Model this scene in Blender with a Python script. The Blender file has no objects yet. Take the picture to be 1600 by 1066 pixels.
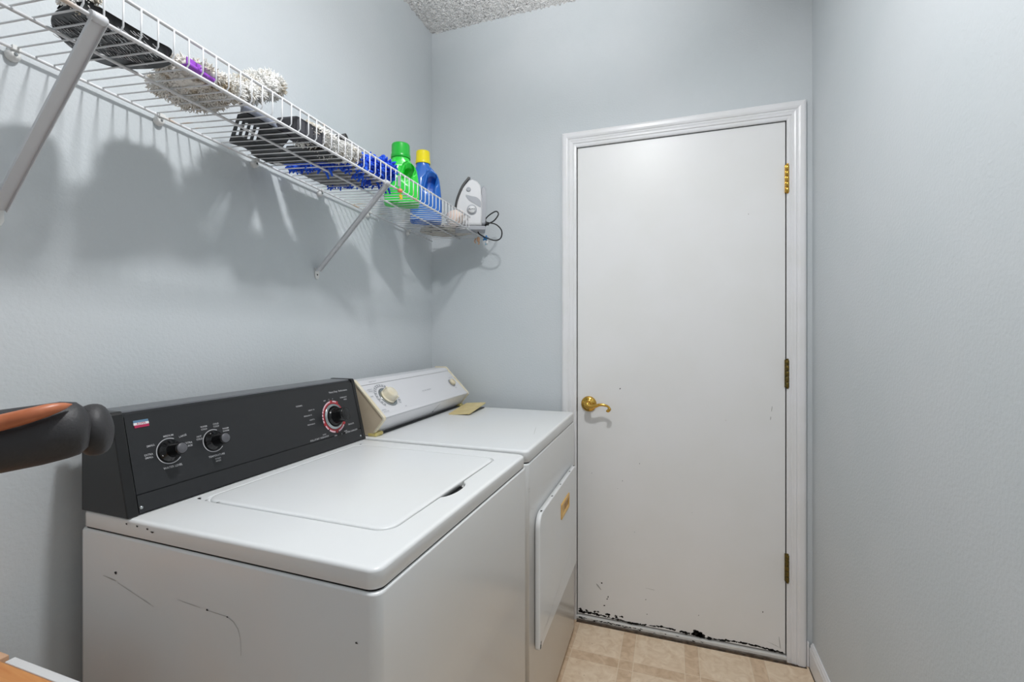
import bpy, bmesh, math, random
from math import sin, cos, pi, radians, hypot, sqrt, atan2
from mathutils import Vector, Matrix, noise

random.seed(7)
SC = bpy.context.scene
COL = SC.collection

# ------------------------------------------------------------------ camera, world, light, exposure
CAM_H, YAW, FPX = 1.2505, 0.3317, 727.75
cd = bpy.data.cameras.new('camera')
cam = bpy.data.objects.new('camera', cd)
COL.objects.link(cam)
cam.location = (0, 0, CAM_H)
cam.rotation_euler = (pi / 2, 0, YAW)
cd.sensor_fit = 'HORIZONTAL'
cd.sensor_width = 36
cd.lens = 36 * FPX / 1600
cd.shift_y = -(533 - 518.9) / 1600
cd.clip_start = 0.01
SC.camera = cam

w = bpy.data.worlds.new('world')
SC.world = w
w.use_nodes = True
w.node_tree.nodes['Background'].inputs[0].default_value = (0.93, 0.96, 1.0, 1)
w.node_tree.nodes['Background'].inputs[1].default_value = 0.38

LAMP = (-0.16, 0.68, 2.55)
ld = bpy.data.lights.new('lamp_light', 'POINT')
ld.energy = 3.5
ld.color = (0.975, 0.985, 1.0)
ld.shadow_soft_size = 0.045
lo = bpy.data.objects.new('lamp_light', ld)
lo.location = LAMP
COL.objects.link(lo)
ad = bpy.data.lights.new('lamp_downlight', 'AREA')
ad.shape, ad.size, ad.energy, ad.color = 'DISK', .14, 14, (0.975, 0.985, 1.0)
ao = bpy.data.objects.new('lamp_downlight', ad)
ao.location = (LAMP[0], LAMP[1], LAMP[2] + .03)
COL.objects.link(ao)

# added fill spot without a visible source, bounced off the ceiling to even the light
sd = bpy.data.lights.new('ceiling_bounce_fill', 'SPOT')
sd.energy, sd.spot_size, sd.spot_blend, sd.shadow_soft_size, sd.color = 125, radians(74), 1.0, .06, (.985, .99, 1.0)
so_ = bpy.data.objects.new('ceiling_bounce_fill', sd)
so_.location = (-.15, .35, 1.65)
so_.rotation_euler = (Vector((-.30, 1.08, 2.70)) - so_.location).to_track_quat('-Z', 'Y').to_euler()
COL.objects.link(so_)

SC.view_settings.view_transform = 'Standard'
SC.view_settings.look = 'None'
SC.view_settings.gamma = 1
SC.view_settings.exposure = 0.18
SC.view_settings.use_curve_mapping = False

# room numbers (metres): far wall Y=D, left wall X=XL, right wall X=XR, ceiling Z=H
D, XL, XR, H = 2.0137, -1.1047, 0.4948, 2.7028
YB = -1.3


# ------------------------------------------------------------------ materials
def lin(c):
    return tuple((x / 255 / 12.92 if x / 255 <= .04045 else ((x / 255 + .055) / 1.055) ** 2.4) for x in c) + (1,)


MATS = {}


def mat(name, col, rough=.5, metal=0, bump=0, scale=200, spec=.5, col2=None, cscale=20, clo=.4, chi=.6, emit=0, trans=0,
        coat=0, detail=3):
    """procedural principled material: optional second colour mixed by noise, optional noise bump"""
    if name in MATS:
        return MATS[name]
    m = bpy.data.materials.new(name)
    m.use_nodes = True
    n, l = m.node_tree.nodes, m.node_tree.links
    b = n['Principled BSDF']
    col = lin(col)
    b.inputs['Base Color'].default_value = col
    b.inputs['Roughness'].default_value = rough
    b.inputs['Metallic'].default_value = metal
    b.inputs['Specular IOR Level'].default_value = spec
    b.inputs['Coat Weight'].default_value = coat
    b.inputs['Transmission Weight'].default_value = trans
    if emit:
        b.inputs['Emission Color'].default_value = col
        b.inputs['Emission Strength'].default_value = emit
    tc = n.new('ShaderNodeTexCoord')
    if col2:
        t = n.new('ShaderNodeTexNoise')
        t.inputs['Scale'].default_value = cscale
        t.inputs['Detail'].default_value = detail
        l.new(tc.outputs['Object'], t.inputs['Vector'])
        r = n.new('ShaderNodeValToRGB')
        r.color_ramp.elements[0].position = clo
        r.color_ramp.elements[1].position = chi
        r.color_ramp.elements[0].color = col
        r.color_ramp.elements[1].color = lin(col2)
        l.new(t.outputs['Fac'], r.inputs['Fac'])
        l.new(r.outputs['Color'], b.inputs['Base Color'])
    if bump:
        t = n.new('ShaderNodeTexNoise')
        t.inputs['Scale'].default_value = scale
        t.inputs['Detail'].default_value = 2
        l.new(tc.outputs['Object'], t.inputs['Vector'])
        bp = n.new('ShaderNodeBump')
        bp.inputs['Strength'].default_value = 1
        bp.inputs['Distance'].default_value = bump
        l.new(t.outputs['Fac'], bp.inputs['Height'])
        l.new(bp.outputs['Normal'], b.inputs['Normal'])
    MATS[name] = m
    return m


M_wall = mat('pale_blue_wall_paint', (207, 212, 215), rough=.62, bump=.0007, scale=140, col2=(204, 210, 213), cscale=3)
M_ceil = mat('popcorn_ceiling', (236, 236, 235), rough=.9, bump=.010, scale=170, col2=(212, 210, 208), cscale=130, clo=.42, chi=.62)
M_trim = mat('white_gloss_trim_paint', (236, 236, 238), rough=.3, bump=.0006, scale=60, col2=(233, 233, 233), cscale=8)
M_door = mat('white_door_paint', (238, 238, 238), rough=.36, bump=.0003, scale=25, col2=(236, 236, 235), cscale=4)
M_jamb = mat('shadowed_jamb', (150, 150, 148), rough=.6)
M_enamel = mat('white_enamel', (234, 236, 237), rough=.25, bump=.0001, scale=25, coat=.1, col2=(234, 235, 234), cscale=3)
M_blackp = mat('black_console', (40, 41, 43), rough=.36, bump=.0001, scale=300, spec=.4)
M_black = mat('black_plastic', (20, 20, 21), rough=.35)
M_gloss = mat('gloss_black', (12, 12, 13), rough=.12)
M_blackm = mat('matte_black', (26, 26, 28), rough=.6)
M_greycap = mat('dark_grey_metal', (112, 114, 118), rough=.35, metal=.3)
M_knobtop = mat('knob_face', (88, 88, 92), rough=.4)
M_print = mat('white_print', (190, 190, 192), rough=.6)
M_gprint = mat('grey_print', (165, 167, 172), rough=.6)
M_red = mat('red_print', (168, 44, 52), rough=.5)
M_pink = mat('pale_pink_print', (224, 190, 198), rough=.5)
M_blue_p = mat('blue_print', (96, 132, 160), rough=.5)
M_red_p = mat('crimson_print', (176, 36, 80), rough=.5)
M_chrome = mat('chrome', (170, 175, 176), rough=.18, metal=.9)
M_white_p = mat('white_console', (222, 222, 225), rough=.3, coat=.2)
M_cream = mat('aged_cream_plastic', (226, 214, 184), rough=.4, col2=(232, 224, 204), cscale=20)
M_tan = mat('aged_tan_plastic', (203, 186, 160), rough=.45, col2=(208, 192, 168), cscale=18)
M_yel = mat('yellowed_plastic', (214, 196, 110), rough=.35, col2=(224, 208, 140), cscale=60)
M_lint = mat('yellowed_lint_lid', (226, 207, 152), rough=.4, col2=(216, 196, 138), cscale=30)
M_amber = mat('amber_handle', (221, 172, 88), rough=.35, col2=(232, 186, 104), cscale=40)
M_amberd = mat('amber_recess', (186, 132, 52), rough=.4)
M_brass = mat('polished_brass', (214, 172, 84), rough=.14, metal=1)
M_brasst = mat('tarnished_brass', (126, 104, 48), rough=.45, metal=.8, col2=(92, 84, 50), cscale=120)
M_wire = mat('white_vinyl_wire', (226, 227, 229), rough=.3, col2=(214, 190, 168), cscale=9, clo=.66, chi=.74)
M_steel = mat('white_bracket', (214, 215, 218), rough=.35)
M_clip = mat('white_clip_plastic', (226, 226, 224), rough=.4)
M_green = mat('green_bottle', (46, 214, 66), rough=.25, coat=.2)
M_greencap = mat('dark_green_cap', (22, 176, 52), rough=.3)
M_blueb = mat('blue_bottle', (28, 104, 198), rough=.25, coat=.2)
M_yelcap = mat('yellow_cap', (246, 226, 16), rough=.35)
M_mop = mat('dirty_white_mop', (244, 241, 236), rough=.95, col2=(186, 170, 146), cscale=22, clo=.52, chi=.70)
M_mop2 = mat('dusty_white_mop', (244, 243, 240), rough=.95, col2=(196, 184, 162), cscale=22, clo=.48, chi=.7)
M_purple = mat('purple_plastic', (158, 78, 202), rough=.4)
M_bluech = mat('blue_chenille', (46, 108, 240), rough=.85, col2=(28, 72, 200), cscale=30)
M_grey_pad = mat('grey_pad', (142, 142, 142), rough=.8, bump=.001, scale=200, col2=(120, 120, 122), cscale=30)
M_greyblue = mat('grey_blue_plastic', (150, 156, 172), rough=.5)
M_rag = mat('beige_rag', (206, 198, 184), rough=.95, bump=.002, scale=80, col2=(90, 84, 78), cscale=38, clo=.56, chi=.66)
M_iron = mat('iron_white_plastic', (222, 222, 224), rough=.3)
M_irong = mat('iron_grey_plastic', (168, 170, 176), rough=.35)
M_egg = mat('pale_pink_ball', (238, 224, 214), rough=.5, col2=(230, 208, 196), cscale=20)
M_leather = mat('copper_leather', (196, 118, 80), rough=.38, col2=(176, 100, 64), cscale=40)
M_pad = mat('soft_black_pad', (50, 49, 51), rough=.55, bump=.0003, scale=400)
M_wood = mat('orange_wood', (222, 150, 88), rough=.4)
M_chip = mat('bare_dark_chip', (26, 24, 22), rough=.8)
M_scuff = mat('grey_scuff', (178, 178, 175), rough=.7)
M_dirt = mat('floor_edge_dirt', (96, 78, 60), rough=.9, col2=(60, 50, 40), cscale=60)
M_sill = mat('worn_threshold', (222, 220, 216), rough=.5, col2=(150, 142, 134), cscale=14, clo=.6, chi=.8)
M_silld = mat('threshold_edge', (140, 132, 124), rough=.5, col2=(104, 92, 82), cscale=20)
M_orange = mat('orange_tag', (236, 142, 108), rough=.5)
M_yellow = mat('yellow_tag', (238, 200, 40), rough=.5)
M_peach = mat('peach_clip', (220, 178, 144), rough=.5)
M_bluecl = mat('blue_clip', (44, 128, 192), rough=.4)
M_white = mat('plain_white', (230, 230, 230), rough=.5)
M_glass = mat('lamp_glass', (255, 252, 246), rough=.4, emit=1.2)


def wood_lines(m):
    n, l = m.node_tree.nodes, m.node_tree.links
    b = n['Principled BSDF']
    tc = n.new('ShaderNodeTexCoord')
    mp = n.new('ShaderNodeMapping')
    mp.inputs['Scale'].default_value = (2, 26, 26)
    t = n.new('ShaderNodeTexNoise')
    t.inputs['Scale'].default_value = 3
    t.inputs['Detail'].default_value = 6
    t.inputs['Distortion'].default_value = .6
    r = n.new('ShaderNodeValToRGB')
    r.color_ramp.elements[0].position, r.color_ramp.elements[1].position = .3, .7
    r.color_ramp.elements[0].color = lin((232, 170, 106))
    r.color_ramp.elements[1].color = lin((206, 128, 66))
    l.new(tc.outputs['Object'], mp.inputs['Vector'])
    l.new(mp.outputs['Vector'], t.inputs['Vector'])
    l.new(t.outputs['Fac'], r.inputs['Fac'])
    l.new(r.outputs['Color'], b.inputs['Base Color'])


wood_lines(M_wood)


def floor_mat():
    """beige sheet vinyl printed with large squares framed by darker bands"""
    m = bpy.data.materials.new('printed_vinyl_floor')
    m.use_nodes = True
    n, l = m.node_tree.nodes, m.node_tree.links
    b = n['Principled BSDF']
    b.inputs['Roughness'].default_value = .42
    tc = n.new('ShaderNodeTexCoord')
    sp = n.new('ShaderNodeSeparateXYZ')
    l.new(tc.outputs['Object'], sp.inputs[0])

    def math_(op, a, bb=None, c=None):
        k = n.new('ShaderNodeMath')
        k.operation = op
        for i, x in enumerate((a, bb, c)):
            if x is None:
                continue
            if isinstance(x, (int, float)):
                k.inputs[i].default_value = x
            else:
                l.new(x, k.inputs[i])
        return k.outputs[0]

    P = .235

    def band(axis, centre, half):
        v = math_('ADD', sp.outputs[axis], -centre + 40 * P + P / 2)
        f = math_('MODULO', v, P)
        d = math_('ABSOLUTE', math_('SUBTRACT', f, P / 2))
        return d, math_('LESS_THAN', d, half)

    dx, bx_ = band(0, .0695, .0265)
    dy, by_ = band(1, 1.7915, .0265)
    anyb = math_('MAXIMUM', bx_, by_)
    ex = math_('LESS_THAN', math_('ABSOLUTE', math_('SUBTRACT', dx, .0265)), .0012)
    ey = math_('LESS_THAN', math_('ABSOLUTE', math_('SUBTRACT', dy, .0265)), .0012)
    edge = math_('MAXIMUM', ex, ey)
    ns = n.new('ShaderNodeTexNoise')
    ns.inputs['Scale'].default_value = 26
    ns.inputs['Detail'].default_value = 8
    ns.inputs['Distortion'].default_value = 1.2
    l.new(tc.outputs['Object'], ns.inputs['Vector'])

    def ramp(c0, c1, p0=.35, p1=.68):
        r = n.new('ShaderNodeValToRGB')
        r.color_ramp.elements[0].position, r.color_ramp.elements[1].position = p0, p1
        r.color_ramp.elements[0].color = lin(c0)
        r.color_ramp.elements[1].color = lin(c1)
        l.new(ns.outputs['Fac'], r.inputs['Fac'])
        return r.outputs['Color']

    light = ramp((240, 220, 194), (222, 196, 166))
    dark = ramp((226, 200, 170), (204, 174, 142))

    def mixc(f, a, bb):
        k = n.new('ShaderNodeMix')
        k.data_type = 'RGBA'
        l.new(f, k.inputs['Factor'])
        for s, x in (('A', a), ('B', bb)):
            sock = [q for q in k.inputs if q.name == s and q.type == 'RGBA'][0]
            if isinstance(x, tuple):
                sock.default_value = x
            else:
                l.new(x, sock)
        return [q for q in k.outputs if q.type == 'RGBA'][0]

    c = mixc(anyb, light, dark)
    c = mixc(edge, c, lin((232, 214, 190)))
    v2 = n.new('ShaderNodeTexNoise')
    v2.inputs['Scale'].default_value = 130
    v2.inputs['Detail'].default_value = 2
    l.new(tc.outputs['Object'], v2.inputs['Vector'])
    sp2 = math_('GREATER_THAN', v2.outputs['Fac'], .74)
    c = mixc(sp2, c, lin((150, 118, 88)))
    l.new(c, b.inputs['Base Color'])
    return m


M_floor = floor_mat()


# ------------------------------------------------------------------ builders
class MB:
    """collects geometry, then links it as one mesh object"""

    def __init__(self):
        self.v, self.f, self.s = [], [], []

    def add(self, vs, fs, smooth=True):
        o = len(self.v)
        self.v += [tuple(x) for x in vs]
        self.f += [tuple(i + o for i in f) for f in fs]
        self.s += [smooth] * len(fs)
        return self

    def box(self, x0, x1, y0, y1, z0, z1, M=None):
        vs = [Vector((x, y, z)) for z in (z0, z1) for y in (y0, y1) for x in (x0, x1)]
        if M:
            vs = [M @ q for q in vs]
        return self.add(vs, [(0, 2, 3, 1), (4, 5, 7, 6), (0, 1, 5, 4), (2, 6, 7, 3), (0, 4, 6, 2), (1, 3, 7, 5)], False)

    def loops(self, loops, cap0=True, cap1=True, closed=True, smooth=True):
        n = len(loops[0])
        vs = [q for lp in loops for q in lp]
        fs = []
        for i in range(len(loops) - 1):
            for j in range(n if closed else n - 1):
                k = (j + 1) % n
                fs.append((i * n + j, i * n + k, (i + 1) * n + k, (i + 1) * n + j))
        o = len(self.v)
        self.add(vs, fs, smooth)
        if cap0:
            self.f.append(tuple(o + j for j in reversed(range(n))))
            self.s.append(False)
        if cap1:
            self.f.append(tuple(o + (len(loops) - 1) * n + j for j in range(n)))
            self.s.append(False)
        return self

    def tube(self, pts, r, n=8, cap=True, flat=1.0):
        pts = [Vector(q) for q in pts]
        N = len(pts)
        rs = r if isinstance(r, (list, tuple)) else [r] * N
        t0 = (pts[1] - pts[0]).normalized()
        up = Vector((0, 0, 1)) if abs(t0.z) < .9 else Vector((1, 0, 0))
        a = t0.cross(up).normalized()
        lps = []
        for i, q in enumerate(pts):
            t = (pts[min(i + 1, N - 1)] - pts[max(i - 1, 0)])
            if t.length < 1e-9:
                t = t0.copy()
            t.normalize()
            a = (a - t * a.dot(t))
            if a.length < 1e-6:
                a = t.cross(Vector((0, .3, 1)))
            a.normalize()
            b = t.cross(a)
            lps.append([q + (a * cos(2 * pi * k / n) + b * sin(2 * pi * k / n) * flat) * rs[i] for k in range(n)])
        return self.loops(lps, cap, cap)

    def lathe(self, prof, M=None, n=32, cap0=True, cap1=True, sx=1, sy=1):
        """prof: (radius, height) rings around local z, placed by matrix M"""
        M = M or Matrix()
        lps = [[M @ Vector((r * sx * cos(2 * pi * k / n), r * sy * sin(2 * pi * k / n), h)) for k in range(n)] for r, h in
               prof]
        return self.loops(lps, cap0, cap1)

    def prism(self, poly, h0, h1, M=None, smooth=False):
        """poly in local xy extruded from z=h0 to h1, placed by M"""
        M = M or Matrix()
        return self.loops([[M @ Vector((x, y, h)) for x, y in poly] for h in (h0, h1)], smooth=smooth)

    def build(self, name, m, parent=None, bevel=0, seg=2, angle=40, sub=0, wn=False):
        me = bpy.data.meshes.new(name)
        me.from_pydata(self.v, [], self.f)
        bm = bmesh.new()
        bm.from_mesh(me)
        bmesh.ops.recalc_face_normals(bm, faces=bm.faces)
        bm.to_mesh(me)
        bm.free()
        if len(me.polygons) == len(self.s):
            me.polygons.foreach_set('use_smooth', self.s)
        o = bpy.data.objects.new(name, me)
        COL.objects.link(o)
        o.parent = parent
        for mm in (m if isinstance(m, (list, tuple)) else [m]):
            me.materials.append(mm)
        if bevel:
            b = o.modifiers.new('bevel', 'BEVEL')
            b.width, b.segments, b.limit_method, b.angle_limit = bevel, seg, 'ANGLE', radians(angle)
            b.harden_normals = False
        if wn:
            o.modifiers.new('weighted', 'WEIGHTED_NORMAL').keep_sharp = False
        if sub:
            s = o.modifiers.new('sub', 'SUBSURF')
            s.levels = s.render_levels = sub
        return o


def rrect(x0, x1, y0, y1, r, z, k=6):
    out = []
    ra, rb_, rc, rd = r if isinstance(r, tuple) else (r,) * 4
    for cx, cy, a0, r in ((x1 - ra, y1 - ra, 0, ra), (x0 + rb_, y1 - rb_, 90, rb_), (x0 + rc, y0 + rc, 180, rc), (x1 - rd, y0 + rd, 270, rd)):
        for i in range(k + 1):
            a = radians(a0 + 90 * i / k)
            out.append(Vector((cx + r * cos(a), cy + r * sin(a), z)))
    return out


def smooth_path(pts, n=8, closed=False):
    """Catmull-Rom through pts"""
    P = [Vector(q) for q in pts]
    if closed:
        P = [P[-1]] + P + [P[0], P[1]]
    else:
        P = [2 * P[0] - P[1]] + P + [2 * P[-1] - P[-2]]
    out = []
    for i in range(1, len(P) - 2):
        for k in range(n):
            t = k / n
            a, b, c, d = P[i - 1], P[i], P[i + 1], P[i + 2]
            out.append(.5 * ((2 * b) + (c - a) * t + (2 * a - 5 * b + 4 * c - d) * t * t + (3 * b - a - 3 * c + d) * t ** 3))
    out.append(P[-2])
    return out


def frame(o, x, y, z):
    """matrix with origin o and axes x, y, z"""
    x, y, z = Vector(x).normalized(), Vector(y).normalized(), Vector(z).normalized()
    M = Matrix.Identity(4)
    for i in range(3):
        M[i][0], M[i][1], M[i][2], M[i][3] = x[i], y[i], z[i], o[i]
    return M


def T(x, y, z):
    return Matrix.Translation((x, y, z))


def tag(o, label=None, cat=None, group=None, kind=None):
    if label:
        o['label'] = label
    if cat:
        o['category'] = cat
    if group:
        o['group'] = group
    if kind:
        o['kind'] = kind
    return o


def thing(name, label, cat, loc=(0, 0, 0), rz=0, group=None):
    o = bpy.data.objects.new(name, None)
    o.empty_display_size = .05
    COL.objects.link(o)
    o.location = loc
    o.rotation_euler = (0, 0, rz)
    return tag(o, label, cat, group)


def struct(o, label=None, cat=None):
    return tag(o, label, cat, kind='structure')


def lettering(items, M, name, m, parent):
    """small printed words on a plane; items: (text, x, y, size, rot_deg)"""
    mb = MB()
    for txt, x, y, size, rot in items:
        cu = bpy.data.curves.new('letters', 'FONT')
        cu.body, cu.size, cu.align_x, cu.align_y = txt, size, 'CENTER', 'CENTER'
        cu.resolution_u = 2
        cu.offset = size * .012
        ob = bpy.data.objects.new('letters', cu)
        COL.objects.link(ob)
        dg = bpy.context.evaluated_depsgraph_get()
        me = bpy.data.meshes.new_from_object(ob.evaluated_get(dg))
        R = M @ T(x, y, 0) @ Matrix.Rotation(radians(rot), 4, 'Z')
        mb.add([R @ v.co for v in me.vertices], [tuple(p.vertices) for p in me.polygons], False)
        bpy.data.objects.remove(ob)
        bpy.data.meshes.remove(me)
    return mb.build(name, m, parent)


def cut(o, cutters):
    """subtract solid MB shapes from object o for good"""
    for c in cutters:
        co = c.build('cutter', M_black)
        co.parent = o.parent
        md = o.modifiers.new('cut', 'BOOLEAN')
        md.object, md.operation, md.solver = co, 'DIFFERENCE', 'EXACT'
        bpy.context.view_layer.update()
        dg = bpy.context.evaluated_depsgraph_get()
        me = bpy.data.meshes.new_from_object(o.evaluated_get(dg))
        o.modifiers.clear()
        o.data = me
        bpy.data.objects.remove(co)
    for p in o.data.polygons:
        p.use_smooth = True
    o.modifiers.new('weighted', 'WEIGHTED_NORMAL')
    return o


def arc_strip(mb, M, r, wd, a0, a1, h=.0004, n=40):
    vs, fs = [], []
    for i in range(n + 1):
        a = radians(a0 + (a1 - a0) * i / n)
        vs += [M @ Vector((rr * cos(a), rr * sin(a), h)) for rr in (r - wd / 2, r + wd / 2)]
    for i in range(n):
        fs.append((2 * i, 2 * i + 1, 2 * i + 3, 2 * i + 2))
    return mb.add(vs, fs, False)


def blot(mb, M, x, y, rx, ry, n=9, h=.0004, jag=.45):
    ph = random.random() * 6
    lp = []
    for k in range(n):
        a = 2 * pi * k / n
        q = 1 + jag * (random.random() - .5) * 2
        lp.append(M @ Vector((x + rx * q * cos(a + ph * 0), y + ry * q * sin(a), h)))
    return mb.add(lp, [tuple(range(n))], False)


def streak(mb, M, pts, wd, h=.0004):
    n = len(pts)
    vs = []
    for i, (x, y) in enumerate(pts):
        dx = pts[min(i + 1, n - 1)][0] - pts[max(i - 1, 0)][0]
        dy = pts[min(i + 1, n - 1)][1] - pts[max(i - 1, 0)][1]
        L = hypot(dx, dy) or 1
        w_ = wd * (.35 + .65 * sin(pi * (i + .5) / n)) * random.uniform(.6, 1.2)
        vs += [M @ Vector((x - dy / L * w_ / 2, y + dx / L * w_ / 2, h)), M @ Vector((x + dy / L * w_ / 2, y - dx / L * w_ / 2, h))]
    return mb.add(vs, [(2 * i, 2 * i + 1, 2 * i + 3, 2 * i + 2) for i in range(n - 1)], False)


def fluff(mb, blobs, n, ln, r, jit=.5, down=0.0, seg=3, zmin=None):
    """shaggy yarn strands growing out of ellipsoid blobs (centre, radii)"""
    tot = sum(b[1][0] * b[1][1] + b[1][1] * b[1][2] for b in blobs)
    for c, rad in blobs:
        c = Vector(c)
        # lumpy core
        lps = []
        for i in range(1, 10):
            th = pi * i / 10
            lp = []
            for k in range(16):
                ph = 2 * pi * k / 16
                q = Vector((sin(th) * cos(ph), sin(th) * sin(ph), cos(th)))
                q *= 1 + .25 * noise.noise(q * 2.3 + c * 9)
                lp.append(c + Vector((q.x * rad[0], q.y * rad[1], q.z * rad[2])) * .92)
            lps.append(lp)
        mb.loops(lps)
        for _ in range(int(n * (rad[0] * rad[1] + rad[1] * rad[2]) / tot)):
            q = Vector((random.gauss(0, 1), random.gauss(0, 1), random.gauss(0, 1))).normalized()
            p = c + Vector((q.x * rad[0], q.y * rad[1], q.z * rad[2])) * .9
            d = Vector((q.x / rad[0], q.y / rad[1], q.z / rad[2])).normalized()
            d = (d + jit * Vector((random.uniform(-1, 1), random.uniform(-1, 1), random.uniform(-1, 1) - down))).normalized()
            bend = Vector((random.uniform(-1, 1), random.uniform(-1, 1), random.uniform(-1, .4))) * ln * .35
            L = ln * random.uniform(.6, 1.2)
            pts = [p + d * L * t + bend * t * t for t in [i / seg for i in range(seg + 1)]]
            if zmin is not None:
                for qv in pts:
                    if random.random() < .9:
                        qv.z = max(qv.z, zmin)
            mb.tube(pts, [r, r * 1.1, r, r * .6][:seg + 1] if seg == 3 else r, n=5)
    return mb


# ================================================================== the room
# floor
mb = MB().box(XL - .1, XR + .1, YB, D + .2, -.05, 0)
struct(mb.build('floor', M_floor), 'beige printed sheet vinyl floor of squares and tan bands', 'floor')

# ceiling: finely lumpy popcorn texture
mb = MB()
xs = [XL - .02 + i * .0065 for i in range(0, 250)]
ys = [D + .01 - j * .0065 for j in range(0, 130)]
vs = []
for y in ys:
    for x in xs:
        q = Vector((x, y, 0))
        h_ = max(0, noise.noise(q * 95) + .15) * .017 + max(0, noise.noise(q * 210)) * .008
        vs.append((x, y, H - h_))
nx = len(xs)
fs = [(j * nx + i, j * nx + i + 1, (j + 1) * nx + i + 1, (j + 1) * nx + i) for j in range(len(ys) - 1) for i in range(nx - 1)]
mb.add(vs, fs)
mb.box(XL - .1, XR + .1, YB, ys[-1], H, H + .03)
mb.box(XL - .1, XR + .1, ys[-1], D + .2, H + .004, H + .03)
struct(mb.build('ceiling', M_ceil), 'white popcorn textured ceiling', 'ceiling')

struct(MB().box(XL - .12, XL, YB, D + .12, 0, H + .01).build('wall_left', M_wall), 'pale blue-grey wall behind the washer', 'wall')
struct(MB().box(XR, XR + .12, YB, D + .12, 0, H + .01).build('wall_right', M_wall), 'pale blue-grey wall on the right', 'wall')

# unseen wall with a doorway, added behind the camera to cut back light
mb = MB().box(XL, -.42, -.50, -.38, 0, H).box(-.42, XR, -.50, -.38, 2.10, H)
struct(mb.build('wall_near', M_wall), 'unseen pale wall and doorway added behind the viewpoint', 'wall')

dL, dR, dH = -.3918, .4071, 2.0529
oL, oR, oT = dL - .0035, dR + .0035, dH + .0035
mb = MB().box(XL, oL - .016, D, D + .12, 0, H + .01).box(oR + .016, XR, D, D + .12, 0, H + .01).box(oL - .016, oR + .016, D, D + .12, oT + .016, H + .01)
struct(mb.build('wall_far', M_wall), 'pale blue-grey end wall around the door', 'wall')

# door
Md = frame((0, D + .003, 0), (1, 0, 0), (0, 0, 1), (0, -1, 0))  # door face: local x = X, y = Z, z towards the room
mb = MB().box(dL, dR, D + .003, D + .04, .024, dH)
door = mb.build('door_1', M_door, bevel=.0015)
struct(door, 'flat white slab door with chipped lower edge and brass lever', 'door')
# chips and marks in the paint
ch = MB()
for u, z, rx, rz in ((-.287, .172, .004, .004), (-.26, .118, .0025, .0035), (-.264, .108, .003, .003), (-.276, .078, .004, .003),
                     (-.105, .135, .0014, .002), (-.1, .075, .0018, .002), (.1, .11, .0012, .0015), (.33, .168, .002, .0022), (-.15, .41, .0012, .0012),
                     (-.21, 1.01, .0022, .0025), (-.20, .62, .0018, .0018), (-.13, .70, .001, .0018), (.28, 1.71, .0018, .0018),
                     (.075, .52, .001, .001), (-.22, .585, .001, .001), (-.33, .64, .0012, .0012), (.2, .9, .001, .001)):
    blot(ch, Md, u, z, rx, rz)
for k in range(95):  # ragged dark chips along the bottom edge
    t = (k + random.random() * .8) / 95
    if .14 < t < .17 or (.36 < t < .42 and random.random() < .8) or .50 < t < .52:
        continue
    u = dL + .006 + t * (dR - dL - .012)
    blot(ch, Md, u, .030 + .004 * sin(t * 17), .008, random.uniform(.0018, .005), jag=.6)
for k in range(12):
    blot(ch, Md, .1 + random.uniform(-.018, .018), .034 + random.uniform(-.006, .008), .008, .006, jag=.6)
for k in range(16):
    blot(ch, Md, dL + .01 + random.random() * .19, .028 + random.random() * .018, .006, .004, jag=.7)
ch.build('paint_chips', M_chip, door)
sc = MB()
streak(sc, Md, [(-.105 + i * .006, .182 + .001 * sin(i)) for i in range(7)], .0014)
streak(sc, Md, [(-.31 + i * .004, .165 - .0045 * i) for i in range(6)], .006)
streak(sc, Md, [(.385 + i * .001, .085 - .009 * i) for i in range(6)], .003)
streak(sc, Md, [(.345 + i * .006, .058 - .002 * i) for i in range(9)], .0015)
streak(sc, Md, [(.362, .965), (.361, .955), (.360, .945)], .002)
streak(sc, Md, [(.357, .925), (.357, .918), (.356, .912)], .003)
sc.build('scuffs', M_scuff, door)

# lever handle
hx, hz = -.342, .9395
lev = MB()
Mh = frame((hx, D + .003, hz), (1, 0, 0), (0, 0, 1), (0, -1, 0))
lev.lathe([(.0325, 0), (.0335, .003), (.0315, .007), (.024, .011), (.019, .013), (.0145, .016), (.0125, .024), (.0125, .036), (.0145, .04), (.013, .052), (.008, .056)], Mh, 40)
lv = lev.build('door_handle', M_brass, door)
tag(lv, 'polished brass lever handle on a round rose')
arm = smooth_path([(hx - .002, D - .045, hz + .001), (hx + .014, D - .05, hz - .004), (hx + .034, D - .052, hz - .001), (hx + .055, D - .052, hz + .006),
                   (hx + .076, D - .052, hz + .005), (hx + .090, D - .052, hz - .001), (hx + .0945, D - .052, hz - .010), (hx + .089, D - .052, hz - .017), (hx + .083, D - .052, hz - .014)], 6)
MB().tube(arm, [.0095 - .0045 * min(1, i / 26) + (.002 if i > 34 else 0) for i in range(len(arm))], 12).build('lever', M_brass, lv)

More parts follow.
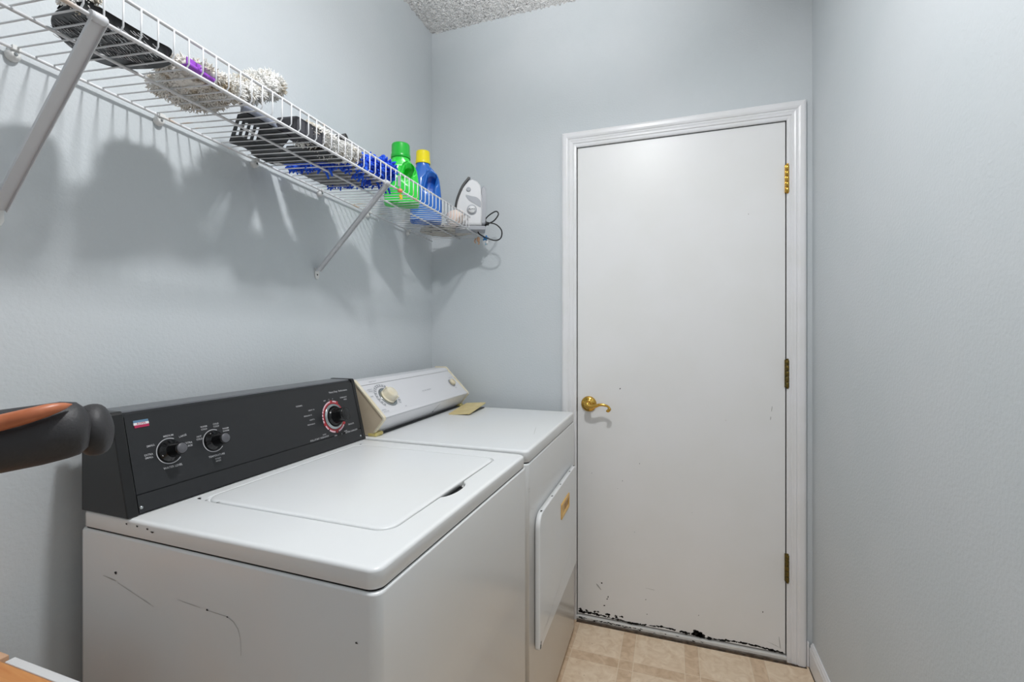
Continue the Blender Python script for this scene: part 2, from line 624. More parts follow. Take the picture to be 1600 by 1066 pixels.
# strike plate and hinges
MB().box(dL - .0075, dL - .0025, D - .004, D + .02, .905, .965).build('strike_plate', M_brasst, door, bevel=.0006)
for z0, z1, m, lb in ((1.776, 1.887, M_brass, 'bright brass hinge'), (1.037, 1.148, M_brasst, 'tarnished brass hinge'), (.301, .410, M_brasst, 'tarnished brass hinge')):
    hb = MB()
    L = (z1 - z0 - .006) / 5
    for k in range(5):
        za = z0 + .003 + k * L
        hb.lathe([(.0052, 0), (.0062, .001), (.0062, L - .0022), (.0052, L - .0012)], T(.4115, D - .008, za), 14)
    hb.lathe([(.002, 0), (.0045, .001), (.0045, .004), (.002, .006)], T(.4115, D - .008, z1 - .004), 12)
    hb.lathe([(.002, 0), (.0045, .001), (.0035, .004)], T(.4115, D - .008, z0 - .0015), 12)
    hb.box(.4035, .4105, D - .006, D + .008, z0 + .003, z1 - .003)
    tag(hb.build('hinge', m, door), lb)

# casing (moulded, mitred) with the jamb behind it
prof = [(0, 0), (0, .006), (.003, .0085), (.009, .0095), (.014, .0085), (.017, .012), (.024, .0125), (.030, .0145), (.034, .0125), (.038, .0165), (.045, .0185), (.056, .0185),
        (.061, .017), (.0645, .0145), (.0645, 0)]
cL0, cR0, cT0 = dL - .0005 - .0005, dR + .0005, dH + .001
iL, iR, iT = dL - .004, dR + .004, dH + .004
mb = MB()
st = [[], [], [], []]
for wv, dv in prof:
    y = D - dv
    sx = wv * (.0625 / .0645)
    st[0].append(Vector((iL - sx + .0015, y, 0)))
    st[1].append(Vector((iL - sx + .0015, y, iT + wv - .003)))
    st[2].append(Vector((iR + sx - .0015, y, iT + wv - .003)))
    st[3].append(Vector((iR + sx - .0015, y, 0)))
mb.loops(st, smooth=False)
casing = struct(mb.build('trim_1', M_trim), 'white moulded casing around the door', 'trim')
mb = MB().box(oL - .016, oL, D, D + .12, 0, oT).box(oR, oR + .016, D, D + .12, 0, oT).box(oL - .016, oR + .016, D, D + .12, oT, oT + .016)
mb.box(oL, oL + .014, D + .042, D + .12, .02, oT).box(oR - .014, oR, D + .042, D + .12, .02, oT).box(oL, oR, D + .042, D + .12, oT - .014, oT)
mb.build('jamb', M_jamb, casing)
mb = MB().box(oL + .0005, oR - .0005, D - .006, D + .12, 0, .017)
sill = struct(mb.build('trim_2', M_sill, bevel=.003), 'worn white threshold strip under the door', 'trim')
MB().box(oL + .002, oR - .002, D - .011, D - .006, 0, .006).build('metal_edge', M_silld, sill)
chp = MB()
Ms = frame((0, D - .006, 0), (1, 0, 0), (0, 0, 1), (0, -1, 0))
for k in range(34):
    blot(chp, Ms, dL + .01 + abs(random.gauss(0, .22)), random.uniform(.008, .015), .006, .0018, jag=.7)
chp.build('paint_chips', M_chip, sill)

# baseboards
bp = [(0, 0), (.0125, 0), (.0125, .070), (.0095, .078), (.0095, .083), (.006, .088), (.004, .0925), (0, .0925)]
mb = MB().loops([[Vector((XR - a, y, b)) for a, b in bp] for y in (D - .0125, YB)], smooth=False)
bb = struct(mb.build('baseboard_right', M_trim), 'white baseboard along the right wall', 'baseboard')
mb = MB()
mb.box(.4745, XR - .0125, D - .0125, D, 0, .0925)
struct(mb.build('baseboard_far', M_trim, bevel=.002), 'short white baseboard stub between casing and corner', 'baseboard')
mb = MB().box(XL, oL - .066, D - .0125, D, 0, .0925)
struct(mb.build('baseboard_back', M_trim, bevel=.002), 'white baseboard behind the dryer', 'baseboard')
mb = MB().box(XL, XL + .0125, YB, D - .0125, 0, .0925)
struct(mb.build('baseboard_left', M_trim, bevel=.002), 'white baseboard along the left wall', 'baseboard')
# dirt line in the corner of the floor
mb = MB().box(oL + .003, .4725, D - .0235, D - .0115, 0, .0012)
mb.box(XR - .0155, XR - .0125, YB, D - .0135, 0, .0012)
struct(mb.build('trim_3', M_dirt), 'brown dirt line where the floor meets the threshold', 'trim')

# ceiling lamp (above the frame, lights the room)
lamp = thing('ceiling_lamp', 'round flush ceiling lamp with a white glass dish in the middle of the ceiling', 'lamp', (LAMP[0], LAMP[1], H))
MB().lathe([(.14, 0), (.145, -.012), (.13, -.03)], n=40).build('lamp_base', M_trim, lamp)
MB().lathe([(.128, -.03), (.12, -.06), (.09, -.085), (.04, -.098), (.004, -.1)], n=40).build('lamp_shade', M_glass, lamp)
MB().lathe([(.006, -.1), (.009, -.105), (.006, -.112), (.002, -.115)], n=16).build('finial', M_brass, lamp)

# ================================================================== washer
WX, WY, WR, WH, WDp, WW = -.3873, .5512, -.0168, .9167, .6684, .6643
washer = thing('washing_machine', 'white top-load washing machine with black control console, nearer of the two machines', 'washing machine', (WX, WY, 0), WR + pi / 2)


def cabinet(W, Dp, z1, parent, name='cabinet'):
    m = MB()
    r = .016
    lp = [rrect(0, W, 0, Dp, r, .018), rrect(0, W, 0, Dp, r, z1 - .005), rrect(.002, W - .002, .002, Dp - .002, r, z1 - .0015), rrect(.006, W - .006, .006, Dp - .006, r, z1)]
    return m.loops(lp).build(name, M_enamel, parent, wn=True)


cab = cabinet(WW, WDp, .884, washer)
for a in (.05, WW - .05):
    for b in (.05, WDp - .05):
        MB().lathe([(.02, 0), (.02, .008), (.008, .01), (.008, .02)], T(a, b, 0), 16).build('foot', M_black, washer)
MB().loops([rrect(.0045, WW - .0045, .0045, WDp - .0045, .017, z) for z in (.8835, .8880)]).build('seam_gasket', M_chip, washer)
MB().prism([(.345 + .0535 * cos(a * pi / 18), .0675 + .0150 * sin(a * pi / 18)) for a in range(36)], .8952, .9035).build('grip_shade_insert', M_blackm, washer)  # black insert added so the finger notch under the lid reads as shaded
# top panel with the lid recess
i0 = .002
L0, L1, F0, F1 = .118, .598, .0655, .500
top_loops = [rrect(.012, WW - .012, .012, WDp - .012, .018, .884), rrect(.012, WW - .012, .012, WDp - .012, .018, .8875), rrect(i0, WW - i0, i0, WDp - i0, .02, .8875),
             rrect(i0, WW - i0, i0, WDp - i0, .02, .9105), rrect(i0 + .0012, WW - i0 - .0012, i0 + .0012, WDp - i0 - .0012, .02, .9138),
             rrect(i0 + .0035, WW - i0 - .0035, i0 + .0035, WDp - i0 - .0035, .02, .9158), rrect(i0 + .0065, WW - i0 - .0065, i0 + .0065, WDp - i0 - .0065, .02, .9165),
             rrect(i0 + .0095, WW - i0 - .0095, i0 + .0095, WDp - i0 - .0095, .02, .9167),
             rrect(L0 - .006, L1 + .006, F0 - .006, F1 + .006, .034, .9167), rrect(L0 - .0035, L1 + .0035, F0 - .0035, F1 + .0035, .033, .9155), rrect(L0 - .003, L1 + .003, F0 - .003, F1 + .003, .033, .905)]
tp = MB().loops(top_loops).build('top_panel', M_enamel, washer)
cut(tp, [MB().lathe([(.001, -.024), (.90, -.0235), (.96, -.016), (.98, -.008), (1.0, .0), (1.0, .02)], T(.345, .066, .9167) @ Matrix.Diagonal((.057, .024, 1, 1)), 40)])
lid = MB().loops([rrect(L0, L1, F0, F1, .031, .9055), rrect(L0, L1, F0, F1, .031, .9145), rrect(L0 + .001, L1 - .001, F0 + .001, F1 - .001, .031, .9165), rrect(L0 + .0035, L1 - .0035, F0 + .0035, F1 - .0035, .031, .9178),
                  rrect(L0 + .010, L1 - .010, F0 + .010, F1 - .010, .03, .9181)]).build('lid', M_enamel, washer, wn=True)
rs = MB()
Mt = T(0, 0, .9168)
for u, v, a, b in ((.1195, .512, .004, .003), (.1155, .488, .003, .0016), (.1155, .455, .004, .0014), (.6005, .498, .005, .0022), (.117, .508, .002, .004)):
    blot(rs, Mt, u, v, a, b, h=.0003)
rs.build('rust_spots', M_chip, washer)
# seam dirt and scratches on the near side
Mn = frame((0, -.0004, 0), (0, 1, 0), (0, 0, 1), (-1, 0, 0))
Mn = frame((0, 0, 0), (0, 1, 0), (0, 0, 1), (-1, 0, 0))
s_ = MB()
streak(s_, Mn, [(.595 - .012 * i, .806 - .0012 * i) for i in range(4)], .0025)
streak(s_, Mn, [(.555 - .012 * i, .800 - .0030 * i) for i in range(9)], .0012)
streak(s_, Mn, [(.400 - .009 * i, .800 - .0005 * i) for i in range(7)], .001)
streak(s_, Mn, [(.33 - .011 * i, .796 - .0002 * i) for i in range(5)] + [(.272, .79), (.262, .78), (.257, .765), (.256, .74)], .0011)
s_.build('scratches', M_scuff, washer)
b_ = MB()
for u, z, a in ((.56, .817, .0022), (.33, .797, .0018), (.285, .795, .0014), (.035, .81, .0014), (.53, .909, .0016)):
    blot(b_, Mn, u, z, a * 1.4, a, h=.0006)
Mn2 = frame((.002, 0, 0), (0, 1, 0), (0, 0, 1), (-1, 0, 0))
for u, z, a in ((.478, .9065, .003), (.466, .903, .004), (.505, .908, .002)):
    blot(b_, Mn2, u, z, a, .0014, h=.0006)
b_.build('specks', M_blackm, washer)

# control console
A0, A1 = Vector((0, .530, .9180)), Vector((0, .5755, 1.0985))
fd = (A1 - A0).normalized()
nrm = Vector((1, 0, 0)).cross(fd)  # towards the viewer
if nrm.y > 0:
    nrm = -nrm


def yz(pts, x0, x1, mbx=None):
    m_ = mbx or MB()
    return m_.loops([[Vector((x, a, b)) for a, b in pts] for x in (x0, x1)], smooth=False)


cprof = [(.532, .9180), (.5765, 1.0965), (.5805, 1.0995), (.650, 1.0995), (.655, 1.095), (.655, .9180)]
con = yz(cprof, .019, WW - .013).build('control_console', M_blackp, washer)
tag(con, 'black console with printed dials and white lettering')
Mc = frame(A0 + nrm * .0015, (1, 0, 0), fd, nrm)  # console face: x along, y up the face
MB().loops([rrect(.0195, WW - .0135, .036, .1805, .002, -.0015), rrect(.0195, WW - .0135, .036, .1805, .002, .0012)], smooth=False)
fp = MB()
fp.loops([[Mc @ q for q in rrect(.0195, WW - .0135, .036, .1805, .0015, -.0012)], [Mc @ q for q in rrect(.0195, WW - .0135, .036, .1805, .0015, .0008)]], smooth=False)
fp.build('face_panel', M_blackp, con)
lowp = MB()
lowp.loops([[Mc @ q for q in rrect(.0195, WW - .0135, .002, .034, .0015, -.0012)], [Mc @ q for q in rrect(.0195, WW - .0135, .002, .034, .0015, .0012)]], smooth=False)
lowp.build('kick_strip', M_blackp, con)
yz([(.582, 1.0996), (.583, 1.1025), (.648, 1.1025), (.649, 1.0996)], .021, WW - .014).build('top_cover', M_greycap, con)
eprof = [(.5265, .9175), (.5715, 1.0985), (.576, 1.104), (.652, 1.104), (.658, 1.098), (.658, .9175)]
for x0, x1 in ((-.001, .0185), (WW - .0128, WW + .0005)):
    yz(eprof, x0, x1).build('end_cap', M_black, con, bevel=.002)
Mp = Mc @ T(0, 0, .0010)
for u, v in ((.0235, .0115), (WW - .0215, .013)):
    MB().lathe([(.0036, 0), (.0036, .001), (.002, .0026), (.0004, .003)], Mp @ T(u, v, 0), 12).build('screw', M_chrome, con)


def small_knob(u, v, R, rb, rk, parent, point=110):
    K = Mp @ T(u, v, 0)
    k = MB().lathe([(rb, 0), (rb, .002), (rb * .93, .005), (rk * 1.25, .008), (rk * 1.05, .012), (rk, .034), (rk * .92, .0365)], K, 36).build('knob', M_gloss, parent)
    MB().lathe([(rk * .85, .0366), (rk * .8, .0378), (rk * .2, .0380)], K, 28).build('knob_face', M_knobtop, k)
    p = MB()
    a = radians(point)
    p.box(rk * 1.35, rb * .88, -.0012, .0012, .0052, .0062, M=K @ Matrix.Rotation(a, 4, 'Z'))
    p.build('pointer', M_print, k)
    rg = MB()
    arc_strip(rg, K, R, .0016, 62, 318)
    return rg


for (u, v, R, pt) in ((.0885, .1005, .0245, 200), (.1805, .1005, .0235, 118)):
    rg = small_knob(u, v, R, R * .90, .0118, con, pt)
    rg.build('ring', M_print, con)
# cycle dial
K = Mp @ T(.5480, .0895, 0)
dial = MB().lathe([(.0370, 0), (.0370, .0022), (.0355, .0035), (.022, .0055), (.020, .009)], K, 48).build('dial', M_chrome, con)
MB().lathe([(.0305, .0046), (.0225, .0062), (.0205, .010), (.0195, .040), (.018, .044)], K, 40).build('knob', M_gloss, dial)
MB().lathe([(.0165, .0442), (.0155, .0455), (.004, .0457)], K, 30).build('knob_face', M_black, dial)
p1, p2 = MB(), MB()
arc_strip(p1, K, .0400, .0045, 0, 360, h=.0003, n=72)
p1.build('red_ring', M_red, con)
for a0, a1 in ((62, 84), (96, 150), (152, 160), (163, 172), (175, 184), (187, 196), (208, 226), (232, 262), (280, 318)):
    arc_strip(p2, K, .0442, .0042, a0, a1, h=.0005, n=16)
p2.build('pink_ring', M_pink, con)
p3 = MB()
for a in (60, 92, 202, 271, 325):
    arc_strip(p3, K, .0445, .0062, a - 5, a + 5, h=.0007, n=6)
p3.build('red_marks', M_red, con)
# badge: blue, white and red
bdg = MB().box(.0325, .0585, .1655, .1700, 0, .0012, M=Mp).build('badge', M_blue_p, con)
MB().box(.0325, .0590, .1610, .1655, 0, .0013, M=Mp).build('badge_band', M_white, bdg)
MB().box(.0335, .0590, .1560, .1610, 0, .0012, M=Mp).build('badge_stripe', M_red_p, bdg)
lettering([('ROPER', .0458, .1632, .0052, 0)], Mp @ T(0, 0, .0015), 'badge_lettering', M_red_p, bdg)
ll = [('SMALL', .0560, .1180, .0052, 4), ('EXTRA', .0500, .1020, .005, 0), ('SMALL', .0500, .0965, .005, 0), ('MEDIUM', .0905, .1300, .0052, 0), ('LARGE', .1180, .1240, .0052, 8),
      ('EXTRA', .1265, .1075, .0052, 0), ('LARGE', .1265, .1015, .0052, 0), ('WATER LEVEL', .0900, .0690, .0058, 0),
      ('WARM', .1640, .1340, .0048, 0), ('COLD', .1640, .1285, .0048, 0), ('COLD', .1915, .1350, .0048, 0), ('COLD', .1915, .1295, .0048, 0), ('HOT', .1505, .1155, .0048, 0), ('COLD', .1505, .1100, .0048, 0),
      ('WARM', .2120, .1210, .0048, 0), ('WARM', .2120, .1155, .0048, 0), ('TEMPERATURE', .1815, .0680, .0056, 0), ('WASH', .1830, .0610, .0046, 0), ('RINSE', .1830, .0560, .0046, 0),
      ('NORMAL', .4290, .1380, .0054, 0), ('HEAVY 14', .4680, .1210, .005, 0), ('REGULAR 10', .4520, .1080, .005, 0), ('LIGHT 6', .4640, .0950, .005, 0), ('PREWASH 4', .4580, .0830, .005, 0),
      ('SOAK', .4980, .0470, .005, 0), ('OFF', .5230, .1390, .005, 0), ('12', .5400, .1400, .005, 0), ('8', .5560, .1400, .005, 0), ('PERMANENT', .6020, .1390, .0052, 0), ('PRESS', .6080, .1320, .0052, 0),
      ('SPIN', .5400, .0350, .005, 0), ('10', .5650, .0350, .005, 0), ('RINSE', .5830, .0400, .005, 0), ('DELICATE', .6120, .0560, .0056, 0), ('Heavy Duty  Performance', .5850, .1600, .0074, 0),
      ('PULL-START  PUSH-STOP', .4780, .0420 - .0095, .0062, 0), ('EXTRA CAPACITY', .6080, .0350, .0066, 0)]
# the row below the panel edge stays on the face panel
ll = [(t, u, max(v, .0400) if 'PULL' in t else v, s, r) for t, u, v, s, r in ll]
lettering(ll, Mp @ T(0, 0, .0004), 'lettering', M_print, con)

# ================================================================== dryer
DX, DY, DRz, DH, DDp, DW = -.3844, 1.2550, .0059, .9139, .66, .6860
dryer = thing('clothes_dryer', 'white front-load dryer with yellowed white console, standing between washer and door', 'dryer', (DX, DY, 0), DRz + pi / 2)
cab = cabinet(DW, DDp, .877, dryer)
for a in (.05, DW - .05):
    for b in (.05, DDp - .05):
        MB().lathe([(.02, 0), (.02, .008), (.008, .01), (.008, .02)], T(a, b, 0), 16).build('foot', M_black, dryer)
MB().loops([rrect(.0040, DW - .0040, .0040, DDp - .0040, .016, z) for z in (.8765, .8810)]).build('seam_gasket', M_chip, dryer)
i0 = .001
MB().loops([rrect(.012, DW - .012, .012, DDp - .012, .018, .877), rrect(.012, DW - .012, .012, DDp - .012, .018, .8805), rrect(i0, DW - i0, i0, DDp - i0, .018, .8805),
            rrect(i0, DW - i0, i0, DDp - i0, .018, .9070), rrect(i0 + .0014, DW - i0 - .0014, i0 + .0014, DDp - i0 - .0014, .018, .9108), rrect(i0 + .0040, DW - i0 - .0040, i0 + .0040, DDp - i0 - .0040, .018, .9130),
            rrect(i0 + .0070, DW - i0 - .0070, i0 + .0070, DDp - i0 - .0070, .018, .9137), rrect(i0 + .0105, DW - i0 - .0105, i0 + .0105, DDp - i0 - .0105, .018, .9139)]).build('top_panel', M_enamel, dryer, wn=True)
# front door, proud of the cabinet
Mf = frame((0, 0, 0), (1, 0, 0), (0, 0, 1), (0, -1, 0))  # front face: x = along, y = up, z out


def fl(a, b, c, d, r, z):
    return [Mf @ q for q in rrect(a, b, c, d, r, z)]


dd = MB().loops([fl(.072, .632, .316, .703, (.035, .035, .010, .010), -.001), fl(.072, .632, .316, .703, (.035, .035, .010, .010), .003), fl(.064, .640, .308, .711, (.042, .042, .014, .014), .003), fl(.064, .640, .308, .711, (.042, .042, .014, .014), .0135),
                 fl(.0655, .6385, .3095, .7095, (.041, .041, .013, .013), .0162), fl(.069, .635, .313, .706, (.038, .038, .011, .011), .017)]).build('door', M_enamel, dryer, wn=True)
hh = MB()
hh.loops([fl(.345, .480, .590, .645, .005, .0168), fl(.345, .480, .590, .645, .005, .0195), fl(.349, .476, .594, .641, .004, .0205), fl(.360, .465, .604, .632, .003, .0205), fl(.362, .463, .606, .630, .003, .0172)])
h1 = hh.build('door_handle', M_amber, dd)
tag(h1, 'yellow-amber rectangular recessed pull')
MB().box(.405, .462, .6065, .6295, .0173, .0178, M=Mf).build('pull_recess', M_amberd, h1)
s_ = MB()
streak(s_, Mf @ T(0, 0, .0170), [(.08 + .02 * i, .335 + .0035 * i + .002 * sin(i)) for i in range(28)], .0016)
streak(s_, Mf @ T(0, 0, .0170), [(.14 + .01 * i, .3445 + .002 * i) for i in range(6)], .0022)
streak(s_, Mf, [(.003 + .003 * i, .805) for i in range(6)], .0015)
streak(s_, Mf, [(.003 + .003 * i, .797) for i in range(6)], .0015)
s_.build('scratches', M_scuff, dryer)
b_ = MB()
for u, z, a in ((.075, .322, .006), (.078, .330, .004), (.072, .318, .004)):
    blot(b_, Mf @ T(0, 0, .0170), u, z, a, a * .9, h=.0006)
for u in (.10, .235, .36, .52, .60):
    blot(b_, frame((0, -.012, .711), (1, 0, 0), (0, 1, 0), (0, 0, 1)), u, .0, .006, .003, h=.0004)
b_.build('chips', M_chip, dryer)
sk = MB()
for k in range(14):
    x = .22 + k * .008
    sk.box(x, x + .004, .045 + .0018 * k, .0462 + .0018 * k, DH + .0001, DH + .0004)
sk.build('scuffs', M_scuff, dryer)

B0, B1 = Vector((0, .4870, .9730)), Vector((0, .6000, 1.0870))
fb = (B1 - B0).normalized()
nb = Vector((1, 0, 0)).cross(fb)
if nb.y > 0:
    nb = -nb
dcp = [(.5350, .9175), (.5220, .9300), (.4895, .9700), (.4905, .9765), (.5990, 1.0860), (.6030, 1.0870), (.6500, 1.0870), (.6500, .9175)]
dcon = yz(dcp, .027, DW - .012).build('control_console', M_white_p, dryer, bevel=.0015)
tag(dcon, 'white slanted console with cream end caps')
edp = [(.5290, .9165), (.5180, .9290), (.4845, .9700), (.4855, .9775), (.5965, 1.0895), (.6020, 1.0910), (.6530, 1.0910), (.6530, .9165)]
e1 = yz(edp, .0165, .0268).build('end_cap', M_tan, dcon, bevel=.0015)
yz([(.4836, .9690), (.4832, .9782), (.5958, 1.0915), (.602, 1.093), (.655, 1.093), (.655, 1.089), (.6015, 1.088), (.5970, 1.0870), (.4885, .9765), (.4880, .9715), (.5215, .9300), (.5180, .9270)], .0140, .0275).build('edge_band', M_cream, e1)
yz(edp, DW - .0125, DW - .002).build('end_cap', M_cream, dcon, bevel=.0015)
for x0, x1 in ((.016, .058), (DW - .030, DW - .004)):
    MB().box(x0, x1, .5130, .5450, DH + .0003, DH + .012).build('foot_bracket', M_yel, dcon, bevel=.003)
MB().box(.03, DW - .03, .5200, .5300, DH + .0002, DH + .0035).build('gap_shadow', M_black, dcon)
Mq = frame(B0 + nb * .0008, (1, 0, 0), fb, nb)
# fascia steps
for v0, v1, hgt in ((.1395, .1560, .0016), (.0010, .0150, .0012)):
    MB().box(.029, DW - .013, v0, v1, 0, hgt, M=Mq).build('fascia_band', M_white_p, dcon, bevel=.0006)
# dial, printed ring, knob
K = Mq @ T(.1230, .0760, 0)
g = MB()
arc_strip(g, K, .0520, .0110, -40, 215, h=.0003, n=60)
g.build('dial_print', M_gprint, dcon)
g = MB()
for a in range(-36, 212, 14):
    arc_strip(g, K, .0520, .0075, a, a + 5, h=.0006, n=3)
g.build('dial_marks', M_white_p, dcon)
dk = MB().lathe([(.0385, 0), (.0385, .0015), (.0365, .0022), (.0300, .0024), (.0290, .0012)], K, 48).build('dial_ring', M_chrome, dcon)
kb = MB().lathe([(.0285, .0013), (.0285, .004), (.0235, .006), (.0225, .024), (.0205, .0285), (.0175, .0300), (.002, .0305)], K, 36)
kb.box(-.0045, .0045, -.0280, .0280, .006, .0275, M=K @ Matrix.Rotation(radians(25), 4, 'Z'))
kb.build('knob', M_cream, dcon, bevel=.001)
K2 = Mq @ T(.6120, .0720, 0)
MB().lathe([(.0200, 0), (.0200, .001), (.0185, .0015)], K2, 30).build('button_ring', M_gprint, dcon)
MB().lathe([(.0150, .0010), (.0150, .011), (.0135, .0135), (.002, .0140)], K2, 30).build('button', M_cream, dcon)
lettering([('WRINKLE', .060, .118, .0062, 0), ('PREVENT', .060, .110, .0062, 0), ('TIMED', .046, .090, .006, 0), ('DRYING', .052, .030, .0062, 0), ('AUTO DRY', .058, .022, .0062, 0), ('FULL SIZE  CAPACITY', .3800, .0660, .0072, 0), ('HEAVY DUTY', .106, .1480, .007, 0),
           ('OFF', .176, .022, .006, 0), ('START', .612, .0420, .006, 0), ('PUSH TO START', .640, .1000, .005, 0)], Mq @ T(0, 0, .0018), 'lettering', M_gprint, dcon)
# crack in the lower fascia
Mg = frame(Vector((0, .5220, .9300)), (1, 0, 0), Vector((0, -.0325, .0400)), Vector((0, -.0400, -.0325)))
s_ = MB()
streak(s_, Mg, [(.402, .002), (.404, .010), (.410, .020), (.416, .032), (.420, .044)], .0022, h=.0012)
blot(s_, Mg, .404, .004, .004, .004, h=.0013)
s_.build('crack', M_blackm, dcon)
# lint screen lid lying open on the top
Ml = T(.565, .437, DH + .009) @ Matrix.Rotation(radians(3), 4, 'Z') @ Matrix.Rotation(radians(-4), 4, 'Y') @ Matrix.Rotation(radians(-4), 4, 'X')
ll2 = MB().loops([[Ml @ q for q in rrect(-.102, .102, -.046, .046, .004, z)] for z in (0, .0045)], smooth=False).build('lint_screen_lid', M_lint, dryer)
tag(ll2, 'yellowed beige lid of the lint screen, slightly raised')
MB().box(.470, .660, .400, .470, DH + .0002, DH + .004).build('lint_slot', M_black, dryer)

# ================================================================== wire shelf
XF = XL + .288


def zr(y):
    return 1.7439 - .0407 * (y - .6)


def zf(y):
    return 1.7168 - .0270 * (y - .6)


def zd(x, y, off=.0035):
    return zr(y) + (zf(y) - zr(y)) * (x - XL - .012) / .276 + off


Y0, Y1 = .07, 1.992
shelf = thing('wire_shelf', 'white ventilated wire shelf on the left wall, sloping with its load', 'shelf', (0, 0, 0))
mb = MB()
y = .4394 - 14 * .0262
while y < 1.96:
    za, zb = zr(y) + .002, zf(y) + .004
    pts = [(XL + .010, y, za - .003), (XL + .014, y, za + .001), (XF - .012, y, zb), (XF - .002, y, zb + .001), (XF + .003, y, zb + .006), (XF + .003, y, zb + .052)]
    mb.tube(pts, .00155, 6)
    y += .0262
mb.build('deck_wires', M_wire, shelf)
for nm, x, f, dz, r, ya, yb in (('back_rail', XL + .012, zr, -.0005, .0030, Y0, Y1), ('front_rail', XF, zf, 0, .0034, Y0, 1.962), ('lip_rail', XF + .0005, zf, .0555, .0032, Y0, 1.962)):
    MB().tube([(x, yy, f(yy) + dz) for yy in (ya, .8, 1.4, yb)], r, 10).build(nm, M_wire, shelf)
xm = -.930
MB().tube([(xm, yy, zd(xm, yy, -.003)) for yy in (Y0, .8, 1.4, 1.955)], .0030, 10).build('middle_rail', M_wire, shelf)
# wall clips
for yy in (.49, .737, .992, 1.247, 1.50, 1.787):
    z = zr(yy)
    c = MB().lathe([(.0105, 0), (.0105, .006), (.0085, .011), (.005, .014)], frame((XL + .0003, yy, z - .010), (0, 1, 0), (0, 0, 1), (1, 0, 0)), 18)
    c.box(XL, XL + .018, yy - .006, yy + .006, z - .004, z + .0045)
    cl = c.build('wall_clip', M_clip, shelf, bevel=.0008)
    MB().lathe([(.003, .0142), (.002, .016)], frame((XL + .0003, yy, z - .010), (0, 1, 0), (0, 0, 1), (1, 0, 0)), 10).build('nail_head', M_chrome, cl)
# diagonal braces
for yb, zt, y2 in ((.459, zf(.459), .470), (1.207, zf(1.207), 1.236)):
    a, b = Vector((XF + .004, yb, zt + .002)), Vector((XL + .006, y2, 1.462 if yb < 1 else 1.452))
    d = (b - a).normalized()
    wy = Vector((0, 1, 0))
    wy = (wy - d * wy.dot(d)).normalized()
    nn = d.cross(wy)
    # channel-shaped strut
    hw, dp, t = .0105, .006, .0012
    sec = [(-hw, 0), (-hw, dp), (-hw + t, dp), (-hw + t, t), (hw - t, t), (hw - t, dp), (hw, dp), (hw, 0)]
    m = MB()
    m.loops([[p + wy * s0 - nn * s1 * (-1) for s0, s1 in sec] for p in (a, b)], smooth=False)
    br = m.build('brace', M_steel, shelf)
    MB().lathe([(.0075, -.011), (.0078, -.004), (.0078, .008), (.006, .011)], frame(a + Vector((-.003, 0, -.001)), (1, 0, 0), (0, 0, 1), (0, 1, 0)), 16).build('brace_hook', M_steel, br)
    foot = MB()
    zt2 = b.z
    pr = [(-.0085, .008), (-.0095, -.018), (-.006, -.027), (0, -.029), (.006, -.027), (.0095, -.018), (.0085, .008)]
    foot.loops([[Vector((XL + xx, y2 + q0, zt2 + q1)) for q0, q1 in pr] for xx in (.0004, .0042)], smooth=False)
    foot.build('brace_foot', M_clip, br, bevel=.0008)
    MB().lathe([(.0025, 0), (.0022, .001), (.0004, .0014)], frame((XL + .0043, y2, zt2 - .014), (0, 1, 0), (0, 0, 1), (1, 0, 0)), 10).build('brace_screw', M_blackm, br)

# ================================================================== things on the shelf
# black slotted oval brush head
oval = [(-.904, .447), (-.848, .434), (-.795, .437), (-.765, .462), (-.757, .50), (-.772, .544), (-.814, .574), (-.860, .588), (-.905, .588), (-.968, .577), (-.990, .545), (-.979, .506), (-.945, .470)]
oval = [(max(-2, min(x, XF - .007)), y) for x, y in oval]
cx, cy = -.885, .512
t_ = thing('brush_head', 'black oval ribbed brush head lying at the near end of the shelf', 'brush', (cx, cy, zd(cx, cy)), 0)
rel = [(x - cx, y - cy) for x, y in oval]


def tilt_at(x0, y0):
    """matrix tilting a flat thing onto the sloping deck (relative to its own origin)"""
    gx = (zf(y0) - zr(y0)) / .276
    gy = -.034
    zx = Vector((-gx, -gy, 1)).normalized()
    x_ = Vector((1, 0, gx)).normalized()
    return frame((0, 0, .0015), x_, zx.cross(x_), zx)


Mo = tilt_at(cx, cy)
sm = [(q.x, q.y) for q in smooth_path([(a, b, 0) for a, b in rel], 5, True)[:-1]]
b0 = MB()
b0.loops([[Mo @ Vector((a * s, b * s, h)) for a, b in sm] for s, h in ((.985, .0), (1, .0005), (1, .0018), (.985, .0022))], smooth=False)
bk = b0.build('brush_body', M_black, t_)
rb = MB()
Rb = Mo @ Matrix.Rotation(radians(38), 4, 'Z')
for k, yc in enumerate((-.045, -.018, .010, .040)):
    for i in range(30):
        x = -.100 + i * .0080
        c38, s38 = cos(radians(38)), sin(radians(38))
        wx_, wy_ = x * c38 - yc * s38, x * s38 + yc * c38
        if (wx_ / .100) ** 2 + (wy_ / .062) ** 2 > .9 or (k == 3 and i % 2):
            continue
        hl = .009 + .002 * sin(i * 1.3 + k)
        a_ = [(x, yc - hl), (x + .0034, yc - hl), (x + .0064, yc + hl), (x + .0030, yc + hl)]
        rb.loops([[Rb @ Vector((p_, q_, h)) for p_, q_ in a_] for h in (-.01, .02)], smooth=False)
cut(bk, [rb])
bk.modifiers.clear()
for p_ in bk.data.polygons:
    p_.use_smooth = False
br_ = MB()
